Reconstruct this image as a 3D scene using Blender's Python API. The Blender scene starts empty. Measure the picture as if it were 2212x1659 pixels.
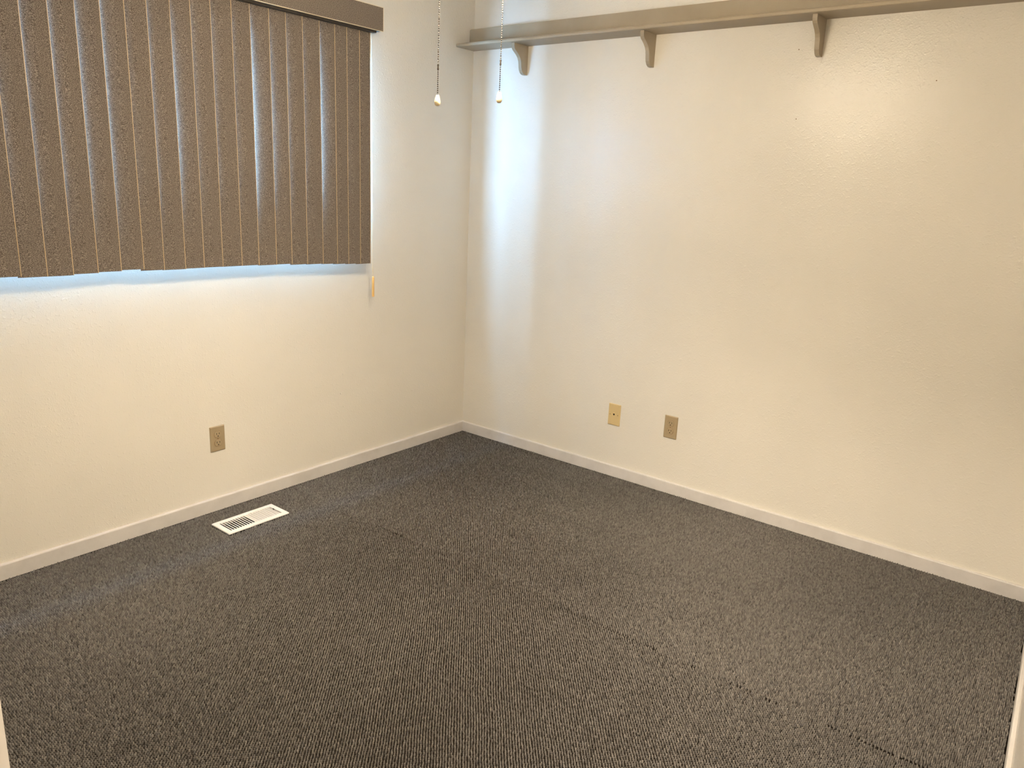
import bpy, bmesh, math, random
import numpy as np
from mathutils import Vector, Matrix

random.seed(7)
rng = np.random.default_rng(11)
scene = bpy.context.scene
COL = scene.collection

# ---------------------------------------------------------------- camera
cam_data = bpy.data.cameras.new('camera')
cam_data.sensor_fit = 'HORIZONTAL'
cam_data.sensor_width = 36.0
cam_data.lens = 26.6134
cam_data.clip_start = 0.02
cam = bpy.data.objects.new('camera', cam_data)
cam.location = (3.29834, 2.91341, 1.44787)
cam.rotation_euler = (1.3145696, -0.0452603, 2.240292)
COL.objects.link(cam)
scene.camera = cam

# ---------------------------------------------------------------- world (overcast daylight behind the blind)
world = bpy.data.worlds.new('world')
scene.world = world
world.use_nodes = True
bg = world.node_tree.nodes['Background']
bg.inputs['Color'].default_value = (0.32, 0.61, 1.0, 1)
bg.inputs['Strength'].default_value = 235.0

# lamps of the place (their emitters are built further down, their strength is set here)
BULB_COLOR = (1.0, 0.83, 0.61)
BULB_STRENGTH = 1850.0
SHADE_STRENGTH = 146.0
HALL_COLOR = (1.0, 0.86, 0.68)
HALL_STRENGTH = 410.0

# window portal: only guides the sampling of the daylight, gives off no light of its own
pd = bpy.data.lights.new('window_portal', 'AREA')
pd.shape = 'RECTANGLE'; pd.size = 1.54; pd.size_y = 0.75
pd.cycles.is_portal = True
po = bpy.data.objects.new('window_portal', pd)
po.location = (1.735, -0.062, 1.72); po.rotation_euler = (math.radians(-90), 0, math.pi)
COL.objects.link(po)

# ---------------------------------------------------------------- exposure
vs = scene.view_settings
scene.display_settings.display_device = 'sRGB'
vs.view_transform = 'Standard'
vs.look = 'None'
vs.exposure = 0.06
vs.gamma = 1.0
vs.use_curve_mapping = False
scene.cycles.max_bounces = 6
scene.cycles.diffuse_bounces = 4
scene.cycles.glossy_bounces = 2
scene.cycles.transparent_max_bounces = 8
scene.cycles.caustics_reflective = False
scene.cycles.caustics_refractive = False
scene.cycles.sample_clamp_indirect = 6.0
scene.cycles.use_denoising = True
scene.cycles.use_adaptive_sampling = True
scene.cycles.adaptive_threshold = 0.02

# ---------------------------------------------------------------- materials
def srgb(r, g, b):
    f = lambda c: (c/255/12.92) if c/255 <= .04045 else ((c/255+.055)/1.055)**2.4
    return (f(r), f(g), f(b), 1.0)

def mat(name, color, rough=0.6, spec=0.5, metal=0.0):
    m = bpy.data.materials.new(name); m.use_nodes = True
    b = m.node_tree.nodes['Principled BSDF']
    b.inputs['Base Color'].default_value = color
    b.inputs['Roughness'].default_value = rough
    b.inputs['Specular IOR Level'].default_value = spec
    b.inputs['Metallic'].default_value = metal
    return m

def nodes(m):
    return m.node_tree.nodes, m.node_tree.links, m.node_tree.nodes['Principled BSDF']

def noise(m, scale, detail=2.0, rough=0.5, mapping=None):
    n, l, b = nodes(m)
    tc = n.new('ShaderNodeTexCoord')
    t = n.new('ShaderNodeTexNoise')
    t.inputs['Scale'].default_value = scale
    t.inputs['Detail'].default_value = detail
    t.inputs['Roughness'].default_value = rough
    if mapping:
        mp = n.new('ShaderNodeMapping'); mp.inputs['Scale'].default_value = mapping
        l.new(tc.outputs['Object'], mp.inputs['Vector']); l.new(mp.outputs['Vector'], t.inputs['Vector'])
    else:
        l.new(tc.outputs['Object'], t.inputs['Vector'])
    return t

def ramp(m, src, stops):
    n, l, b = nodes(m)
    r = n.new('ShaderNodeValToRGB')
    e = r.color_ramp.elements
    e[0].position, e[0].color = stops[0]
    e[1].position, e[1].color = stops[-1]
    for p, c in stops[1:-1]:
        k = e.new(p); k.color = c
    l.new(src, r.inputs['Fac'])
    return r

def bump(m, src, strength, dist, prev=None):
    n, l, b = nodes(m)
    bp = n.new('ShaderNodeBump')
    bp.inputs['Strength'].default_value = strength
    bp.inputs['Distance'].default_value = dist
    l.new(src, bp.inputs['Height'])
    if prev: l.new(prev.outputs['Normal'], bp.inputs['Normal'])
    l.new(bp.outputs['Normal'], b.inputs['Normal'])
    return bp

def paint_wall(name, color, rough, spec, b1, b2, s1=230.0, s2=90.0):
    m = mat(name, color, rough, spec)
    n, l, b = nodes(m)
    big = noise(m, 2.2, 3.0)
    c = color
    dark = tuple(x*.965 for x in c[:3])+(1,)
    r = ramp(m, big.outputs['Fac'], [(0.35, dark), (0.65, c)])
    l.new(r.outputs['Color'], b.inputs['Base Color'])
    fine = noise(m, s1, 3.0, 0.55)            # orange peel
    blobs = noise(m, s2, 1.0, 0.4)             # roller blobs
    rb = ramp(m, blobs.outputs['Fac'], [(0.58, (0, 0, 0, 1)), (0.80, (1, 1, 1, 1))])
    p = bump(m, fine.outputs['Fac'], b1, 0.0016)
    bump(m, rb.outputs['Color'], b2, 0.002, p)
    return m

WALL_C = (0.80, 0.765, 0.695, 1)
M = {}
M['wall_left'] = paint_wall('painted_wall_orange_peel', WALL_C, 0.42, 0.45, 0.55, 0.35)
M['wall'] = paint_wall('painted_wall_eggshell', WALL_C, 0.20, 0.34, 0.54, 0.25, 165.0, 70.0)
M['ceiling'] = paint_wall('painted_ceiling', (0.82, 0.80, 0.76, 1), 0.8, 0.2, 0.4, 0.3)
M['trim'] = mat('trim_paint', (0.70, 0.655, 0.615, 1), 0.45, 0.4)
_t = noise(M['trim'], 9.0, 4.0, 0.6, (1, 1, 1))
_r = ramp(M['trim'], _t.outputs['Fac'], [(0.3, (0.60, 0.575, 0.56, 1)), (0.6, (0.68, 0.655, 0.64, 1))])
M['trim'].node_tree.links.new(_r.outputs['Color'], M['trim'].node_tree.nodes['Principled BSDF'].inputs['Base Color'])
bump(M['trim'], noise(M['trim'], 80.0, 2.0).outputs['Fac'], 0.25, 0.001)
M['caulk'] = mat('trim_top_paint', (0.80, 0.77, 0.73, 1), 0.4, 0.5)
M['jamb'] = mat('door_frame_paint', (0.80, 0.77, 0.76, 1), 0.4, 0.5)
M['shelf'] = mat('taupe_shelf_paint', srgb(172, 155, 130), 0.42, 0.45)
_t = noise(M['shelf'], 6.0, 4.0)
_r = ramp(M['shelf'], _t.outputs['Fac'], [(0.3, srgb(153, 141, 121)), (0.7, srgb(164, 152, 132))])
M['shelf'].node_tree.links.new(_r.outputs['Color'], M['shelf'].node_tree.nodes['Principled BSDF'].inputs['Base Color'])
bump(M['shelf'], noise(M['shelf'], 140.0, 2.0).outputs['Fac'], 0.2, 0.001)
M['plate_tan'] = mat('tan_plastic', srgb(160, 143, 114), 0.38, 0.5)
M['plate_yellow'] = mat('ivory_yellow_plastic', srgb(207, 184, 136), 0.38, 0.5)
M['dark'] = mat('dark_slot', (0.012, 0.009, 0.006, 1), 0.7, 0.2)
M['screw'] = mat('painted_screw', srgb(140, 112, 76), 0.4, 0.5)
M['register'] = mat('white_enamel', (0.86, 0.845, 0.83, 1), 0.3, 0.5)
M['duct'] = mat('galvanised_duct', (0.05, 0.05, 0.05, 1), 0.6, 0.4)
M['pvc'] = mat('cream_pvc', (0.80, 0.70, 0.53, 1), 0.45, 0.4)
M['lip'] = mat('honey_pvc_lip', (0.50, 0.37, 0.22, 1), 0.4, 0.5)
M['pvc_back'] = mat('white_pvc_backing', (0.86, 0.86, 0.85, 1), 0.5, 0.4)
M['headrail_and_light_stops'] = mat('dark_brown_rail', (0.035, 0.03, 0.026, 1), 0.5, 0.3)
M['cord'] = mat('cream_cord', (0.72, 0.62, 0.46, 1), 0.8, 0.2)
M['tassel'] = mat('honey_tassel', srgb(236, 190, 116), 0.4, 0.5)
M['chain'] = mat('bronze_bead_chain', (0.022, 0.017, 0.013, 1), 0.4, 0.35, 0.2)
M['knob'] = mat('cream_pull', srgb(212, 196, 160), 0.35, 0.5)
M['frame'] = mat('window_frame_vinyl', (0.75, 0.75, 0.74, 1), 0.4, 0.5)
M['fan_body'] = mat('fan_white_enamel', (0.78, 0.76, 0.72, 1), 0.35, 0.5)
M['blade'] = mat('fan_blade_white', (0.76, 0.74, 0.70, 1), 0.45, 0.4)
M['hole'] = mat('pin_hole', srgb(120, 95, 65), 0.8, 0.1)

def emit(name, color, strength):
    m = bpy.data.materials.new(name); m.use_nodes = True
    n, l = m.node_tree.nodes, m.node_tree.links
    n.remove(n['Principled BSDF'])
    e = n.new('ShaderNodeEmission')
    e.inputs['Color'].default_value = (*color, 1); e.inputs['Strength'].default_value = strength
    l.new(e.outputs['Emission'], n['Material Output'].inputs['Surface'])
    return m
M['bulb'] = emit('warm_bulb', BULB_COLOR, BULB_STRENGTH)
M['shade'] = emit('glowing_frosted_glass', BULB_COLOR, SHADE_STRENGTH)
M['hall_dome'] = emit('warm_hall_dome', HALL_COLOR, HALL_STRENGTH)

def glass():
    m = bpy.data.materials.new('window_glass'); m.use_nodes = True
    n, l = m.node_tree.nodes, m.node_tree.links
    n.remove(n['Principled BSDF'])
    t = n.new('ShaderNodeBsdfTransparent'); g = n.new('ShaderNodeBsdfGlossy'); x = n.new('ShaderNodeMixShader')
    g.inputs['Roughness'].default_value = 0.02
    t.inputs['Color'].default_value = (0.96, 0.98, 0.98, 1)
    x.inputs['Fac'].default_value = 0.06
    l.new(t.outputs[0], x.inputs[1]); l.new(g.outputs[0], x.inputs[2])
    l.new(x.outputs[0], n['Material Output'].inputs['Surface'])
    return m
M['glass'] = glass()

def fabric():
    m = mat('taupe_nubby_fabric', srgb(140, 122, 105), 0.9, 0.1)
    n, l, b = nodes(m)
    a = noise(m, 600.0, 2.0, 0.6, (0.6, 1.0, 1.0))
    r = ramp(m, a.outputs['Fac'], [(0.36, srgb(70, 63, 58)), (0.5, srgb(106, 98, 91)), (0.64, srgb(150, 141, 133))])
    l.new(r.outputs['Color'], b.inputs['Base Color'])
    bump(m, a.outputs['Fac'], 0.35, 0.0010)
    return m
M['fabric'] = fabric()

def carpet_mat():
    m = mat('loop_pile_yarn', (0.2, 0.17, 0.14, 1), 0.95, 0.05)
    n, l, b = nodes(m)
    at = n.new('ShaderNodeAttribute'); at.attribute_name = 'yarn'
    l.new(at.outputs['Color'], b.inputs['Base Color'])
    return m
M['carpet'] = carpet_mat()
M['backing'] = mat('carpet_backing', (0.014, 0.011, 0.009, 1), 0.95, 0.05)

# ---------------------------------------------------------------- mesh helpers
def add_box(bm, lo, hi, mi=0):
    x0, y0, z0 = lo; x1, y1, z1 = hi
    v = [bm.verts.new(p) for p in ((x0,y0,z0),(x1,y0,z0),(x1,y1,z0),(x0,y1,z0),(x0,y0,z1),(x1,y0,z1),(x1,y1,z1),(x0,y1,z1))]
    fs = [(3,2,1,0),(4,5,6,7),(0,1,5,4),(1,2,6,5),(2,3,7,6),(3,0,4,7)]
    out = []
    for f in fs:
        q = bm.faces.new([v[i] for i in f]); q.material_index = mi; out.append(q)
    return v

def add_prism(bm, poly, axis, a, b, mi=0):
    """poly in the two other axes (cyclic order), extruded along axis from a to b"""
    def P(u, w, t):
        return {'x': (t, u, w), 'y': (u, t, w), 'z': (u, w, t)}[axis]
    A = [bm.verts.new(P(u, w, a)) for u, w in poly]
    B = [bm.verts.new(P(u, w, b)) for u, w in poly]
    n = len(poly)
    bm.faces.new(A).material_index = mi
    bm.faces.new(list(reversed(B))).material_index = mi
    for i in range(n):
        bm.faces.new((A[i], B[i], B[(i+1) % n], A[(i+1) % n])).material_index = mi

def add_lathe(bm, prof, c=(0,0,0), seg=16, mi=0):
    rings = []
    for r, z in prof:
        if r < 1e-6: rings.append([bm.verts.new((c[0], c[1], c[2]+z))])
        else: rings.append([bm.verts.new((c[0]+r*math.cos(2*math.pi*k/seg), c[1]+r*math.sin(2*math.pi*k/seg), c[2]+z)) for k in range(seg)])
    for A, B in zip(rings, rings[1:]):
        for k in range(seg):
            k2 = (k+1) % seg
            if len(A) == 1 and len(B) == 1: continue
            if len(A) == 1: f = bm.faces.new((A[0], B[k], B[k2]))
            elif len(B) == 1: f = bm.faces.new((A[k], B[0], A[k2]))
            else: f = bm.faces.new((A[k], B[k], B[k2], A[k2]))
            f.material_index = mi

def add_tube(bm, a, b, r, seg=10, mi=0):
    a, b = Vector(a), Vector(b)
    d = (b-a).normalized()
    u = d.orthogonal().normalized(); w = d.cross(u)
    A = [bm.verts.new(a+r*(math.cos(t)*u+math.sin(t)*w)) for t in [2*math.pi*k/seg for k in range(seg)]]
    B = [bm.verts.new(b+r*(math.cos(t)*u+math.sin(t)*w)) for t in [2*math.pi*k/seg for k in range(seg)]]
    for k in range(seg):
        bm.faces.new((A[k], A[(k+1) % seg], B[(k+1) % seg], B[k])).material_index = mi
    bm.faces.new(list(reversed(A))).material_index = mi
    bm.faces.new(B).material_index = mi

def obj(name, bm, mats, parent=None, smooth=False, bevel=0.0, bseg=2):
    if bevel > 0:
        es = [e for e in bm.edges if len(e.link_faces) == 2 and e.calc_face_angle(0) > 0.6]
        bmesh.ops.bevel(bm, geom=es, offset=bevel, segments=bseg, profile=0.5, affect='EDGES', clamp_overlap=True)
    bmesh.ops.recalc_face_normals(bm, faces=bm.faces)
    me = bpy.data.meshes.new(name)
    bm.to_mesh(me); bm.free()
    for m in (mats if isinstance(mats, (list, tuple)) else [mats]): me.materials.append(m)
    if smooth:
        me.polygons.foreach_set('use_smooth', [True]*len(me.polygons))
        try: me.set_sharp_from_angle(angle=math.radians(40))
        except Exception: pass
    o = bpy.data.objects.new(name, me)
    COL.objects.link(o)
    if parent is not None: o.parent = parent
    return o

def tag(o, label, cat, group=None, kind=None):
    o['label'] = label; o['category'] = cat
    if group: o['group'] = group
    if kind: o['kind'] = kind
    return o

def thing(name, label, cat, loc=(0,0,0), rotz=0.0, group=None):
    o = bpy.data.objects.new(name, None)
    o.empty_display_size = 0.05
    COL.objects.link(o)
    o.location = loc; o.rotation_euler = (0, 0, rotz)
    return tag(o, label, cat, group)

def struct(name, bm, m, label, cat, **k):
    o = obj(name, bm, m, **k)
    return tag(o, label, cat, kind='structure')

def copy_tree(o, parent=None):
    c = o.copy(); COL.objects.link(c); c.parent = parent
    for ch in list(o.children): copy_tree(ch, c)
    return c

# ---------------------------------------------------------------- room constants (metres; corner of the room at the origin)
CEIL = 2.44
XD = 3.10            # room face of the wall with the doorway
WT = 0.115
SEAM = 1.248         # carpet seam
def side_y(x):       # front of the baseboard along the side wall (a touch out of square)
    return 2.9139 + 0.0265*x
SIDE_T = 0.011
WIN = (0.97, 2.50, 1.355, 2.09)       # window opening x0, x1, z0, z1
REG = (1.4375, 1.7329, 0.129, 0.2643)   # floor register outline
BB_H = 0.056; BB_T = 0.012

# ---------------------------------------------------------------- structure: walls, ceiling
bm = bmesh.new()
x0, x1, z0, z1 = WIN
add_box(bm, (-0.10, -0.14, -0.05), (x0, 0, CEIL))
add_box(bm, (x1, -0.14, -0.05), (XD+WT, 0, CEIL))
add_box(bm, (x0, -0.14, -0.05), (x1, 0, z0))
add_box(bm, (x0, -0.14, z1), (x1, 0, CEIL))
wall_left = struct('wall_left', bm, M['wall_left'], 'cream orange-peel painted wall with the blind-covered window', 'wall')

for k, (x, z, r) in enumerate([(0.9124, 0.4982, .0042), (0.9285, 0.4002, .0045), (0.9119, 0.3289, .003), (0.6295, 0.2092, .0022),
                               (0.4515, 1.9866, .0035), (0.4602, 1.9359, .0035), (0.4661, 1.6963, .003), (0.4223, 1.6253, .004)]):
    bm = bmesh.new()
    bmesh.ops.create_icosphere(bm, subdivisions=2, radius=1.0, matrix=Matrix.Translation((x, 0, z)) @ Matrix.Diagonal((r, r*.38, r*1.15, 1)))
    obj('filler_blob', bm, M['wall_left'], wall_left, smooth=True)

bm = bmesh.new()
add_box(bm, (-0.12, -0.14, -0.05), (0, 3.15, CEIL))
wall_right = struct('wall_right', bm, M['wall'], 'smooth cream painted wall carrying the long taupe shelf', 'wall')
for k, (y, z) in enumerate([(1.778, 1.766), (2.275, 1.893), (1.752, 2.033)]):
    bm = bmesh.new(); add_tube(bm, (-0.004, y, z), (0.0006, y, z), 0.0021, 8)
    obj('nail_hole', bm, M['hole'], wall_right)

bm = bmesh.new()
ys = lambda x: side_y(x)+SIDE_T
add_prism(bm, [(0.0, ys(0.0)), (XD+WT+1.5, ys(XD+WT+1.5)), (XD+WT+1.5, ys(XD+WT+1.5)+.1), (0.0, ys(0)+.1)], 'z', -0.05, CEIL)
struct('wall_side', bm, M['wall'], 'cream painted side wall at the far right edge', 'wall')

JL, JR, DH = 2.108, 2.962, 2.05       # door opening between the jamb faces
bm = bmesh.new()
add_box(bm, (XD, -0.02, -0.05), (XD+WT, JL-0.02, CEIL))
add_box(bm, (XD, JL-0.02, DH+0.02), (XD+WT, 3.05, CEIL))
struct('wall_near', bm, M['wall'], 'cream painted wall beside the doorway in the foreground', 'wall')

bm = bmesh.new()
add_box(bm, (-0.12, -0.14, CEIL), (4.75, 3.2, CEIL+0.08))
struct('ceiling', bm, M['ceiling'], 'off-white painted ceiling above the room', 'ceiling')

# hallway shell behind the camera
bm = bmesh.new()
add_box(bm, (4.60, 0.9, -0.05), (4.70, 3.2, CEIL))
struct('wall_hall_back', bm, M['wall'], 'cream painted hallway wall behind the viewer', 'wall')
bm = bmesh.new()
add_box(bm, (XD+WT, 0.9, -0.05), (4.60, 1.0, CEIL))
struct('wall_hall_end', bm, M['wall'], 'cream painted end wall of the hallway behind the viewer', 'wall')

# ---------------------------------------------------------------- door frame in the foreground
bm = bmesh.new()
add_box(bm, (XD-0.002, JL-0.02, -0.004), (XD+WT+0.002, JL, DH))
add_box(bm, (XD-0.016, JL-0.075, -0.004), (XD-0.0005, JL-0.006, DH+0.06))
add_box(bm, (XD+WT+0.0005, JL-0.075, -0.004), (XD+WT+0.016, JL-0.006, DH+0.06))
struct('trim_1', bm, M['jamb'], 'white painted door jamb at the lower left corner', 'door frame', bevel=0.002)
bm = bmesh.new()
add_box(bm, (XD-0.002, JR, -0.004), (XD+WT+0.002, JR+0.043, DH))
struct('trim_2', bm, M['jamb'], 'white painted door jamb on the right of the doorway', 'door frame', bevel=0.002)
bm = bmesh.new()
add_box(bm, (XD-0.002, JL-0.02, DH), (XD+WT+0.002, JR+0.02, DH+0.02))
add_box(bm, (XD-0.016, JL-0.006, DH+0.006), (XD-0.0005, JR+0.02, DH+0.06))
struct('trim_3', bm, M['jamb'], 'white painted head of the door frame', 'door frame', bevel=0.002)

# ---------------------------------------------------------------- baseboards
def baseboard_profile(t, h):
    return [(0, -0.004), (t, -0.004), (t, h-0.004), (t-0.0015, h-0.0012), (t-0.004, h), (0, h)]
bm = bmesh.new()
add_prism(bm, [(w, z) for w, z in baseboard_profile(BB_T, BB_H)], 'x', BB_T, XD)
struct('baseboard_left', bm, M['trim'], 'off-white baseboard under the window wall', 'baseboard')
bm = bmesh.new()
add_prism(bm, [(w, z) for w, z in baseboard_profile(BB_T, BB_H)], 'y', 0.0, side_y(0)+0.001)
struct('baseboard_right', bm, M['trim'], 'off-white baseboard under the shelf wall', 'baseboard')
bm = bmesh.new()
pr = baseboard_profile(SIDE_T, BB_H)
A = [bm.verts.new((BB_T, ys(BB_T)-w, z)) for w, z in pr]
B = [bm.verts.new((XD-0.016, ys(XD-0.016)-w, z)) for w, z in pr]
bm.faces.new(A); bm.faces.new(B)
for i in range(len(pr)): bm.faces.new((A[i], B[i], B[(i+1) % len(pr)], A[(i+1) % len(pr)]))
struct('baseboard_side', bm, M['trim'], 'off-white baseboard at the lower right edge', 'baseboard')

# ---------------------------------------------------------------- floor with loop pile carpet in two pieces
bm = bmesh.new()
rx0, rx1, ry0, ry1 = REG[0]+0.0215, REG[1]-0.0215, REG[2]+0.020, REG[3]-0.020
ZB = -0.0085
add_box(bm, (0, 0, ZB-0.02), (rx0, 3.05, ZB))
add_box(bm, (rx1, 0, ZB-0.02), (4.60, 3.05, ZB))
add_box(bm, (rx0, 0, ZB-0.02), (rx1, ry0, ZB))
add_box(bm, (rx0, ry1, ZB-0.02), (rx1, 3.05, ZB))
floor = struct('floor', bm, M['backing'], 'floor covered with brown grey loop pile carpet', 'floor')

def pile(name, xa, xb, bright, size, top, seed, label):
    r = np.random.default_rng(seed)
    px, py = 0.0115, 0.0100
    gx = np.arange(0.006, 3.30, px); gy = np.arange(0.0, 3.06, py)
    A = np.stack(np.meshgrid(gx, gy, indexing='ij'), -1).reshape(-1, 2)
    B = A + (px/2, py/2)
    P = np.concatenate([A, B])
    # rows wander a little, as woven loops do
    P[:, 0] += 0.0016*np.sin(P[:, 1]*9.1+0.7)+0.0009*np.sin(P[:, 1]*31+P[:, 0]*3)
    P[:, 1] += 0.0016*np.sin(P[:, 0]*8.3+1.9)+0.0009*np.sin(P[:, 0]*27+P[:, 1]*4)
    P += r.normal(0, 0.0005, P.shape)
    x, y = P[:, 0], P[:, 1]
    wob = 0.0018*np.sin(y*4.0)+0.0008*np.sin(y*13+1)
    gap = 0.0004+0.0026*np.clip(np.sin(y*6.3+2.6)*1.6, 0, 1)
    lo, hi = xa+(wob+gap)*(xa > 0.1), xb+(wob-gap)*(xb < 3)
    edge = BB_T+0.002
    keep = (x > lo) & (x < hi) & (y > edge) & (x > edge) & (y < 2.9139+0.0265*x-0.002)
    keep &= ~((x > REG[0]-0.001) & (x < REG[1]+0.001) & (y > REG[2]-0.001) & (y < REG[3]+0.001))
    keep &= ~((x > XD-0.02) & (y < JL+0.003))
    P = P[keep]; n = len(P)
    # loop = low poly dome, longer along the stitch row
    k = 5
    ang = np.arange(k)*2*np.pi/k
    rx = (0.0033*(1+r.normal(0, 0.08, n)))[:, None]
    ry = (size*0.0026*(1+r.normal(0, 0.08, n)))[:, None]
    rot = r.normal(math.radians(41), 0.22, n)[:, None]
    h = (top+r.normal(0, 0.00065, n))
    tilt = r.normal(0, 0.0007, (n, 2))
    def ring(s, z):
        a = ang[None, :]
        ex, ey = rx*s*np.cos(a), ry*s*np.sin(a)
        X = P[:, :1]+ex*np.cos(rot)-ey*np.sin(rot); Y = P[:, 1:]+ex*np.sin(rot)+ey*np.cos(rot)
        return np.stack([X, Y, np.broadcast_to(z, X.shape)], -1)
    base = ring(1.02, np.full((n, 1), ZB-0.0003))
    mid = ring(0.86, (ZB+(h-ZB)*0.66)[:, None]); mid[..., :2] += tilt[:, None, :]*.6
    tp = np.concatenate([P+tilt, h[:, None]], 1)[:, None, :]
    V = np.concatenate([base, mid, tp], 1)                 # n, 11, 3
    nv = 2*k+1
    tri = []
    quads = [(i, (i+1) % k, k+(i+1) % k, k+i) for i in range(k)]
    tris = [(k+i, k+(i+1) % k, 2*k) for i in range(k)]
    off = (np.arange(n)*nv)[:, None, None]
    Q = (np.array(quads)[None]+off).reshape(-1, 4); T = (np.array(tris)[None]+off).reshape(-1, 3)
    loops = np.concatenate([Q.ravel(), T.ravel()]).astype(np.int32)
    starts = np.concatenate([np.arange(len(Q))*4, len(Q)*4+np.arange(len(T))*3]).astype(np.int32)
    me = bpy.data.meshes.new(name)
    me.vertices.add(n*nv); me.vertices.foreach_set('co', V.astype(np.float32).ravel())
    me.loops.add(len(loops)); me.loops.foreach_set('vertex_index', loops)
    me.polygons.add(len(starts)); me.polygons.foreach_set('loop_start', starts)
    me.update(calc_edges=True)
    me.polygons.foreach_set('use_smooth', np.ones(len(starts), bool))
    # heathered yarn: brown grey loops with lighter beige ones mixed in
    t = np.clip(r.beta(6, 6, n), 0, 1)[:, None]
    dark = np.array([0.046, 0.0425, 0.040]); light = np.array([0.238, 0.220, 0.205])
    c = dark+(light-dark)*t
    c *= bright*(1+0.05*np.sin(P[:, :1]*5.3+P[:, 1:]*3.7)+0.04*np.sin(P[:, :1]*2.1-P[:, 1:]*6.2))
    C = np.ones((n, nv, 4), np.float32); C[..., :3] = c[:, None, :]
    at = me.color_attributes.new('yarn', 'FLOAT_COLOR', 'POINT')
    at.data.foreach_set('color', C.ravel())
    me.materials.append(M['carpet'])
    o = bpy.data.objects.new(name, me); COL.objects.link(o); o.parent = floor
    o['kind'] = 'stuff'; o['label'] = label
    return n
pile('carpet_pile', SEAM, 3.30, 1.02, 0.99, 0.0004, 3, 'brown grey loop pile carpet piece with the floor register')
pile('carpet_pile', 0.0, SEAM, 1.05, 1.05, 0.0014, 4, 'brown grey loop pile carpet piece beyond the seam')

# ---------------------------------------------------------------- window behind the blind
win = tag(obj('window_1', bmesh.new(), M['frame']), 'daylit window hidden behind the closed vertical blind', 'window', kind='structure')
bm = bmesh.new()
for a in [((x0, -0.06, z0), (x0+0.022, -0.004, z1)), ((x1-0.022, -0.06, z0), (x1, -0.004, z1)),
          ((x0+0.022, -0.06, z0), (x1-0.022, -0.004, z0+0.025)), ((x0+0.022, -0.06, z1-0.025), (x1-0.022, -0.004, z1)),
          (((x0+x1)/2-0.02, -0.06, z0+0.025), ((x0+x1)/2+0.02, -0.004, z1-0.025))]:
    add_box(bm, *a)
obj('window_frame', bm, M['frame'], win)
for xa, xb in ((x0+0.022, (x0+x1)/2-0.02), ((x0+x1)/2+0.02, x1-0.022)):
    bm = bmesh.new(); add_box(bm, (xa, -0.022, z0+0.025), (xb, -0.018, z1-0.025))
    obj('pane', bm, M['glass'], win)

# ---------------------------------------------------------------- vertical blind
blind = thing('vertical_blind', 'taupe fabric vertical blind with valance hanging over the window', 'blind', (0, 0, 0))
VY = 0.092                                 # where the front (right hand) edges of the vanes hang
EDGE = [2.326, 2.246, 2.163, 2.080, 1.999, 1.916, 1.838, 1.753, 1.675, 1.594, 1.507, 1.427, 1.341, 1.262, 1.180, 1.094, 1.012, 0.946, 0.874, 0.812]
ZBOT = [1.084, 1.079, 1.078, 1.081, 1.083, 1.0855, 1.079, 1.077, 1.078, 1.078, 1.077, 1.0765, 1.0735, 1.0735, 1.068, 1.0655, 1.0625, 1.059, 1.056, 1.053]
TILT = [3.2, 3.0, 3.2, 3.5, 4.4, 4.4, 3.0, 3.2, 7.2, 3.4, 3.0, 3.2, 9.0, 6.4, 3.4, 3.0, 9.5, 3.6, 3.4, 3.0]
EDGE = [2.407, 2.488, 2.569][::-1] + EDGE
ZBOT = [1.083]*3 + ZBOT
TILT = [4.5]*3 + TILT
ZTOP = 2.093
def make_vane(i):
    xe, zb, tl = EDGE[i], ZBOT[i], TILT[i]
    sp = EDGE[i-1]-xe if i else 0.081
    w = 0.0889 if tl > 6 else max(0.0889, sp+0.006)
    nr, nc = 14, 6
    bm = bmesh.new()
    F, Bk = [], []
    ph = random.uniform(0, 6.28); am = random.uniform(0.3, 1.0)
    for r in range(nr+1):
        s = r/nr
        z = ZTOP+(zb-ZTOP)*s
        extra = math.sin(math.pi*min(1, s*1.08))**1.2 if tl > 6 else 0.25*math.sin(3.0*s+ph)*am
        a = math.radians((tl if tl <= 6 else 3.2+(tl-3.2)*extra)+(extra if tl <= 6 else 0))
        rf, rb = [], []
        for c in range(nc+1):
            u = c/nc
            d = w*u
            arc = 0.0016*math.sin(math.pi*u)           # slight belly
            px = xe+d*math.cos(a); py = VY-d*math.sin(a)+arc
            rf.append(bm.verts.new((px, py, z))); rb.append(bm.verts.new((px, py-0.0011, z)))
        F.append(rf); Bk.append(rb)
    for r in range(nr):
        for c in range(nc):
            bm.faces.new((F[r][c], F[r][c+1], F[r+1][c+1], F[r+1][c])).material_index = 0
            bm.faces.new((Bk[r][c+1], Bk[r][c], Bk[r+1][c], Bk[r+1][c+1])).material_index = 1
        bm.faces.new((F[r][0], F[r+1][0], Bk[r+1][0], Bk[r][0])).material_index = 1
        bm.faces.new((F[r][nc], Bk[r][nc], Bk[r+1][nc], F[r+1][nc])).material_index = 1
    for c in range(nc):
        bm.faces.new((F[0][c], Bk[0][c], Bk[0][c+1], F[0][c+1])).material_index = 1
        bm.faces.new((F[nr][c], F[nr][c+1], Bk[nr][c+1], Bk[nr][c])).material_index = 1
    v = obj('vane', bm, [M['fabric'], M['pvc_back']], blind, smooth=True)
    bm = bmesh.new()                                   # the cream lip along the front edge
    add_box(bm, (xe-0.0010, VY-0.0014, zb-0.0005), (xe+0.0014, VY+0.0010, ZTOP))
    obj('edge_lip', bm, M['lip'], v)
for i in range(len(EDGE)): make_vane(i)
bm = bmesh.new()
add_box(bm, (0.80, 0.040, 2.103), (2.62, 0.127, 2.145))
add_box(bm, (0.80, 0.040, 2.020), (2.62, 0.046, 2.103))  # added flap behind the vane tops, blocks daylight from the window
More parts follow.
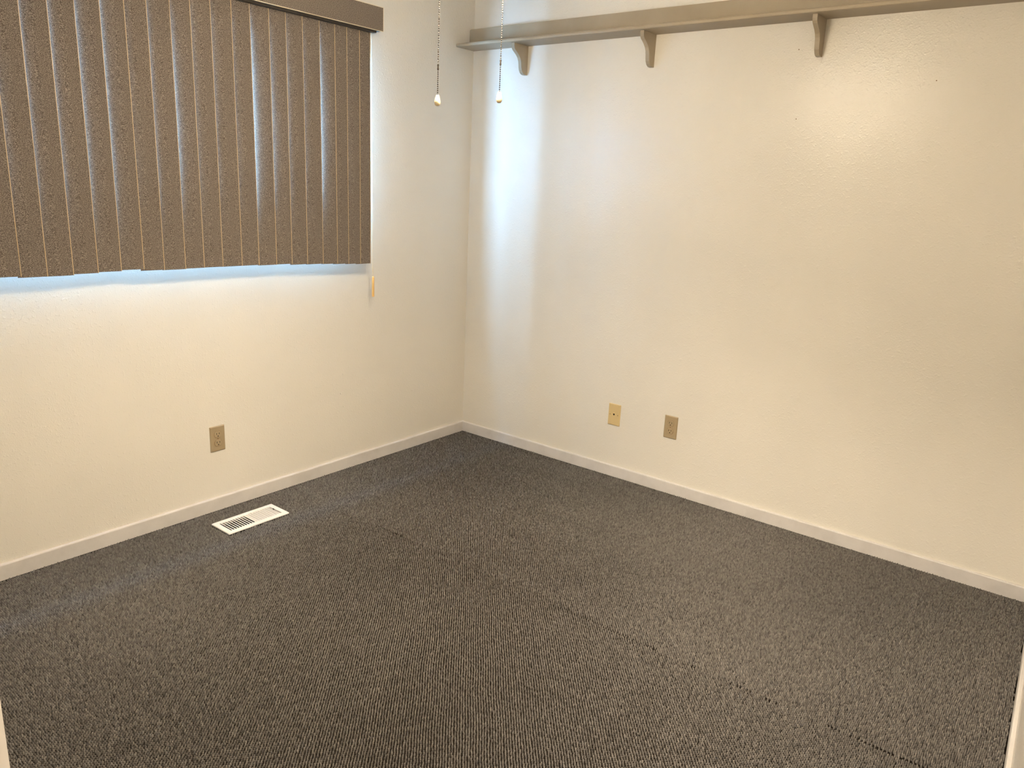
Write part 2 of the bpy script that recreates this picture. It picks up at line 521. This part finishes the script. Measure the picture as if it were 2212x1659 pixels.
add_box(bm, (0.80, 0.098, 2.084), (2.62, 0.122, 2.103))  # added dark strip imitating the shaded gap under the valance, also stops daylight
obj('headrail_and_light_stops', bm, M['headrail_and_light_stops'], blind, bevel=0.002)
bm = bmesh.new()
VF = 0.135
add_box(bm, (0.772, VF-0.005, 2.0935), (2.66, VF, 2.1905))
add_box(bm, (0.772, 0.001, 2.0935), (0.777, VF-0.005, 2.1905))
add_box(bm, (2.655, 0.001, 2.0935), (2.66, VF-0.005, 2.1905))
val = obj('valance', bm, M['fabric'], blind)
bm = bmesh.new()
add_box(bm, (0.7715, VF-0.0055, 2.0915), (2.6605, VF+0.0008, 2.0937))
add_box(bm, (0.7715, VF-0.0055, 2.1903), (2.6605, VF+0.0008, 2.1925))
add_box(bm, (0.7700, VF-0.0055, 2.0915), (0.7722, VF+0.0008, 2.1925))
obj('valance_edge', bm, M['pvc'], val)
bm = bmesh.new()
for dx in (-0.0035, 0.0035):
    add_tube(bm, (0.7965+dx, 0.080, 2.105), (0.7895+dx*.8, 0.080, 1.05), 0.0011, 6)
    add_tube(bm, (0.7895+dx*.8, 0.080, 1.05), (0.7850, 0.080, 0.985), 0.0011, 6)
cord = obj('pull_cord', bm, M['cord'], blind, smooth=True)
bm = bmesh.new()
add_lathe(bm, [(0.0, 0.0), (0.0050, 0.0), (0.0060, 0.0012), (0.0060, 0.094), (0.0052, 0.0985), (0.0030, 0.1005), (0.0, 0.1005)], (0.785, 0.080, 0.887), 14)
obj('tassel', bm, M['tassel'], cord, smooth=True)

# ---------------------------------------------------------------- long shelf on the right wall
shelf = thing('wall_shelf', 'long taupe painted wall shelf on scrolled brackets', 'shelf', (0, 0, 0))
SD, SZ, ST = 0.142, 2.137, 0.017
bm = bmesh.new()
prof = [(0.0005, SZ), (SD-0.006, SZ), (SD-0.0018, SZ+0.002), (SD, SZ+0.007), (SD, SZ+ST-0.006), (SD-0.002, SZ+ST-0.0015), (SD-0.006, SZ+ST), (0.0005, SZ+ST)]
add_prism(bm, prof, 'y', 0.001, side_y(0)+0.008)
obj('shelf_board', bm, M['shelf'], shelf)
bm = bmesh.new()
ylast = side_y(0)+0.008
yz = [(0.001, SZ+ST+0.0003), (ylast, SZ+ST+0.0003), (ylast, 2.2385), (0.008, 2.2385), (0.0032, 2.2365), (0.001, 2.2315)]
add_prism(bm, yz, 'x', 0.0005, 0.036)
rail = obj('back_rail', bm, M['shelf'], shelf, bevel=0.0012)
for y, z in [(0.43, 2.178), (1.06, 2.168), (1.86, 2.173)]:
    bm = bmesh.new(); add_tube(bm, (0.0350, y, z), (0.0365, y, z), 0.0016, 8)
    obj('nail', bm, M['screw'], rail)
BP = [(0.0005, SZ-0.0003), (0.116, SZ-0.0003), (0.116, 2.122), (0.1135, 2.113), (0.106, 2.105), (0.092, 2.0965), (0.077, 2.0865), (0.0645, 2.075), (0.057, 2.062),
      (0.0535, 2.048), (0.0515, 2.033), (0.048, 2.0195), (0.040, 2.0075), (0.029, 2.0005), (0.017, 1.9985), (0.0005, 1.9985)]
for y in (0.352, 1.080, 1.829, 2.585):
    bm = bmesh.new()
    add_prism(bm, BP, 'y', y, y+0.0185)
    obj('bracket', bm, M['shelf'], shelf, bevel=0.0012, bseg=1)

# ---------------------------------------------------------------- wall plates (built facing -y, hung by rotation)
def rounded_rect(w, h, r, n=4):
    pts = []
    for cx, cz, a0 in ((w/2-r, h/2-r, 0), (-w/2+r, h/2-r, 90), (-w/2+r, -h/2+r, 180), (w/2-r, -h/2+r, 270)):
        for k in range(n+1):
            a = math.radians(a0+90*k/n)
            pts.append((cx+r*math.cos(a), cz+r*math.sin(a)))
    return pts
def loft(bm, outs, mi=0):
    R = [[bm.verts.new((u, y, w)) for u, w in poly] for poly, y in outs]
    n = len(R[0])
    for A, B in zip(R, R[1:]):
        for i in range(n): bm.faces.new((A[i], A[(i+1) % n], B[(i+1) % n], B[i])).material_index = mi
    bm.faces.new(R[0]); bm.faces.new(R[-1])
def plate_body(parent, m):
    bm = bmesh.new()
    loft(bm, [(rounded_rect(0.070, 0.1143, 0.002), -0.0002), (rounded_rect(0.070, 0.1143, 0.002), -0.0016),
              (rounded_rect(0.0676, 0.1119, 0.002), -0.0040), (rounded_rect(0.0625, 0.1068, 0.002), -0.0056)])
    return obj('cover_plate', bm, m, parent)
def disc(bm, c, r, y0, y1, seg=12):
    add_tube(bm, (c[0], y0, c[1]), (c[0], y1, c[1]), r, seg)
def make_outlet(label, loc, rz):
    t = thing('wall_outlet', label, 'outlet', loc, rz, 'tan duplex outlets')
    plate_body(t, M['plate_tan'])
    for s in (1, -1):
        cz = 0.0196*s
        # recessed gap ring and D shaped receptacle face
        def dshape(r, hh):
            pts = []
            for k in range(24):
                a = 2*math.pi*k/24
                pts.append((r*math.cos(a), cz+max(-hh, min(hh, r*math.sin(a)))))
            return pts
        bm = bmesh.new(); loft(bm, [(dshape(0.0182, 0.0152), -0.0050), (dshape(0.0182, 0.0152), -0.0058)])
        obj('receptacle_gap', bm, M['screw'], t)
        bm = bmesh.new(); loft(bm, [(dshape(0.0168, 0.0139), -0.0050), (dshape(0.0168, 0.0139), -0.0072), (dshape(0.0160, 0.0131), -0.0078)])
        r = obj('receptacle', bm, M['plate_tan'], t)
        for (ux, uw, uh) in ((-0.0064, 0.0022, 0.0085), (0.0064, 0.0022, 0.0070)):
            bm = bmesh.new(); add_box(bm, (ux-uw/2, -0.0081, cz+0.0035-uh/2), (ux+uw/2, -0.0070, cz+0.0035+uh/2))
            obj('slot', bm, M['dark'], r)
        bm = bmesh.new(); disc(bm, (0, cz-0.0072), 0.0025, -0.0070, -0.0081)
        obj('ground_hole', bm, M['dark'], r)
    bm = bmesh.new(); disc(bm, (0, 0), 0.0030, -0.0050, -0.0066)
    obj('screw', bm, M['screw'], t)
    return t
make_outlet('tan duplex outlet on the window wall above the floor register', (1.6083, 0.0, 0.3251), math.pi)
make_outlet('tan duplex outlet on the shelf wall, right of the yellow phone plate', (0.0, 1.3645, 0.3358), math.pi/2)

t = thing('phone_jack', 'yellowish ivory phone jack plate on the shelf wall, left of the outlet', 'phone jack', (0.0, 1.0443, 0.3283), math.pi/2)
plate_body(t, M['plate_yellow'])
bm = bmesh.new()
add_tube(bm, (0, -0.0050, 0), (0, -0.0064, 0), 0.0130, 20)
ring_o = obj('jack_ring', bm, M['plate_yellow'], t, bevel=0.0006)
bm = bmesh.new()
P6 = [(-0.0045, 0.0065), (0.0045, 0.0065), (0.0045, 0.0005), (0.0018, -0.0028), (-0.0018, -0.0028), (-0.0045, 0.0005)]
add_prism(bm, P6, 'y', -0.0055, -0.0067)
obj('jack_socket', bm, M['dark'], ring_o)
for ux in (-0.0225, 0.0225):
    bm = bmesh.new(); disc(bm, (ux, 0), 0.0026, -0.0050, -0.0064, 10)
    obj('screw', bm, M['screw'], t)

# ---------------------------------------------------------------- floor register
RCX, RCY = (REG[0]+REG[1])/2, (REG[2]+REG[3])/2
reg = thing('floor_register', 'white louvred metal floor vent set in the carpet', 'floor vent', (RCX, RCY, 0))
L, Wd = REG[1]-REG[0], REG[3]-REG[2]
OL, OW = 0.248, 0.0900
bm = bmesh.new()
def zrect(w, h, z, r): return [bm.verts.new((u, v, z)) for u, v in rounded_rect(w, h, r, 3)]
R0 = zrect(L, Wd, -0.002, 0.004); R1 = zrect(L, Wd, 0.0022, 0.004); R2 = zrect(L-0.006, Wd-0.006, 0.0046, 0.004)
R3 = zrect(OL+0.004, OW+0.004, 0.0046, 0.002); R4 = zrect(OL, OW, 0.0030, 0.002); R5 = zrect(OL, OW, -0.010, 0.002)
for A, B in ((R0, R1), (R1, R2), (R2, R3), (R3, R4), (R4, R5)):
    for i in range(len(A)): bm.faces.new((A[i], A[(i+1) % len(A)], B[(i+1) % len(A)], B[i]))
obj('frame', bm, M['register'], reg)
NS = 20
slat_me = {}
for k in range(NS):
    u = OL/2-(k+0.75)*OL/(NS+0.5)
    side = 1 if u > 0 else -1
    if side not in slat_me:
        bm = bmesh.new()
        a = math.radians(34)*side
        # leans outward: the top edge of each slat tips towards its own end of the register
        hx, hz = 0.0050*math.sin(a), 0.0050*math.cos(a)
        nx, nz = 0.0006*math.cos(a), -0.0006*math.sin(a)
        add_prism(bm, [(-2*hx-nx, -2*hz-nz), (-2*hx+nx, -2*hz+nz), (nx, nz), (-nx, -nz)], 'y', -OW/2, OW/2)
        add_prism(bm, [(-0.0018, -0.0006), (0.0018, -0.0006), (0.0016, 0.0006), (-0.0016, 0.0006)], 'y', -OW/2, OW/2)   # rolled lip
        s = obj('slat', bm, M['register'], reg); slat_me[side] = s.data
    else:
        s = bpy.data.objects.new('slat', slat_me[side]); COL.objects.link(s); s.parent = reg
    s.location = (u, 0, 0.0020)
bm = bmesh.new()
add_box(bm, (-OL/2-0.002, -OW/2-0.002, -0.12), (OL/2+0.002, OW/2+0.002, -0.0085))
bm.faces.ensure_lookup_table()
bmesh.ops.delete(bm, geom=[f for f in bm.faces if all(abs(v.co.z+0.0085) < 1e-5 for v in f.verts)], context='FACES')
obj('duct_box', bm, M['duct'], reg)
bm = bmesh.new()
add_box(bm, (-OL/2+0.003, -0.016, -0.004), (-OL/2+0.0055, -0.008, 0.006))
obj('damper_lever', bm, M['duct'], reg)

# ---------------------------------------------------------------- ceiling fan with lamps (just above the frame) and its two pull chains
FX, FY = 1.70, 1.487
fan = thing('ceiling_fan', 'white ceiling fan with warm lamps above the two pull chains', 'ceiling fan', (FX, FY, 0))
bm = bmesh.new()
add_lathe(bm, [(0.0, CEIL), (0.075, CEIL), (0.075, CEIL-0.02), (0.03, CEIL-0.055), (0.015, CEIL-0.06), (0.015, 2.33), (0.0, 2.33)], seg=24)
obj('canopy', bm, M['fan_body'], fan, smooth=True)
bm = bmesh.new()
add_lathe(bm, [(0.0, 2.345), (0.06, 2.345), (0.115, 2.325), (0.125, 2.30), (0.125, 2.255), (0.10, 2.23), (0.0, 2.23)], seg=28)
obj('motor_housing', bm, M['fan_body'], fan, smooth=True)
bm = bmesh.new()
add_lathe(bm, [(0.0, 2.23), (0.085, 2.23), (0.092, 2.215), (0.092, 2.16), (0.075, 2.14), (0.0, 2.135)], seg=28)
obj('switch_housing', bm, M['fan_body'], fan, smooth=True)
for k in range(5):
    a = 2*math.pi*k/5+0.3
    bm = bmesh.new()
    pts = [(0.16, -0.05), (0.60, -0.066), (0.635, -0.045), (0.64, 0.0), (0.635, 0.045), (0.60, 0.066), (0.16, 0.05)]
    add_prism(bm, pts, 'z', 2.262, 2.268)
    b = obj('blade', bm, M['blade'], fan); b.rotation_euler = (0, 0, a)
    bm = bmesh.new()
    add_box(bm, (0.10, -0.018, 2.256), (0.22, 0.018, 2.262))
    obj('blade_iron', bm, M['fan_body'], b)
for k in range(3):
    a = 2*math.pi*k/3+math.radians(75)
    c = (0.135*math.cos(a), 0.135*math.sin(a))
    bm = bmesh.new()
    add_tube(bm, (0.05*math.cos(a), 0.05*math.sin(a), 2.165), (c[0], c[1], 2.125), 0.008, 10)
    add_lathe(bm, [(0.0, 2.135), (0.024, 2.130), (0.027, 2.09), (0.022, 2.071), (0.0, 2.071)], (c[0], c[1], 0), 16)
    arm = obj('lamp_arm', bm, M['fan_body'], fan, smooth=True)
    bm = bmesh.new()
    zc, r = 2.045, 0.028
    add_lathe(bm, [(0.0, -r)]+[(r*math.sin(t), -r*math.cos(t)) for t in [math.pi*j/8 for j in range(1, 7)]]+[(0.012, r*1.05), (0.012, r*1.35)], (c[0], c[1], zc), 14)
    obj('bulb', bm, M['bulb'], arm, smooth=True)
    bm = bmesh.new()                                   # frosted bell shade, open below
    add_lathe(bm, [(0.028, 2.094), (0.036, 2.080), (0.043, 2.050), (0.050, 2.015), (0.060, 1.990), (0.064, 1.984),
                   (0.0615, 1.984), (0.0575, 1.990), (0.0475, 2.015), (0.0405, 2.050), (0.0335, 2.078), (0.026, 2.091)], (c[0], c[1], 0), 20)
    obj('glass_shade', bm, M['shade'], arm, smooth=True)

def pull_chain(label, x, y, ztop, zcon, zk1, zk0):
    t = thing('pull_chain', label, 'pull chain', (x, y, zk0), 0.0, 'ceiling fan pull chains')
    def beads(za, zb, r, pitch):
        bm = bmesh.new()
        n = int((za-zb)/pitch)
        for k in range(n+1):
            m = Matrix.Translation((0, 0, za-k*pitch-zk0))
            bmesh.ops.create_icosphere(bm, subdivisions=1, radius=r, matrix=m)
        add_tube(bm, (0, 0, za-zk0), (0, 0, zb-zk0), 0.0005, 5)
        return bm
    obj('bead_chain', beads(ztop, zcon+0.010, 0.0021, 0.0056), M['chain'], t, smooth=True)
    obj('bead_chain', beads(zcon-0.007, zk1, 0.0020, 0.0050), M['chain'], t, smooth=True)
    bm = bmesh.new()
    add_lathe(bm, [(0.0, 0.0075), (0.0022, 0.007), (0.0026, 0.004), (0.0018, 0.0), (0.0026, -0.004), (0.0022, -0.007), (0.0, -0.0075)], (0, 0, zcon-zk0), 10)
    obj('connector', bm, M['chain'], t, smooth=True)
    h = zk1-zk0
    bm = bmesh.new()
    add_lathe(bm, [(0.0, 0.0), (0.0042, 0.0005), (0.0066, 0.0030), (0.0080, 0.0075), (0.0080, 0.0110), (0.0068, 0.0175), (0.0052, h*0.85), (0.0040, h*0.97), (0.0030, h), (0.0, h)], (0, 0, 0), 18)
    obj('pull_knob', bm, M['knob'], t, smooth=True)
pull_chain('beaded pull chain with cream teardrop knob, the left one nearer the blind', 1.77, 1.442, 2.16, 1.737, 1.669, 1.6415)
pull_chain('beaded pull chain with cream teardrop knob, the right one crossing the shelf', 1.63, 1.536, 2.16, 1.763, 1.690, 1.661)

# ---------------------------------------------------------------- hallway ceiling lamp behind the viewer
hl = thing('hall_lamp', 'round flush ceiling lamp in the hallway behind the viewer', 'ceiling lamp', (3.95, 2.35, 0))
bm = bmesh.new()
add_lathe(bm, [(0.0, CEIL), (0.15, CEIL), (0.15, CEIL-0.018), (0.0, CEIL-0.018)], seg=24)
obj('lamp_base', bm, M['fan_body'], hl)
bm = bmesh.new()
add_lathe(bm, [(0.138, CEIL-0.0185), (0.130, CEIL-0.05), (0.095, CEIL-0.078), (0.045, CEIL-0.09), (0.0, CEIL-0.092)], seg=24)
obj('lamp_dome', bm, M['hall_dome'], hl, smooth=True)
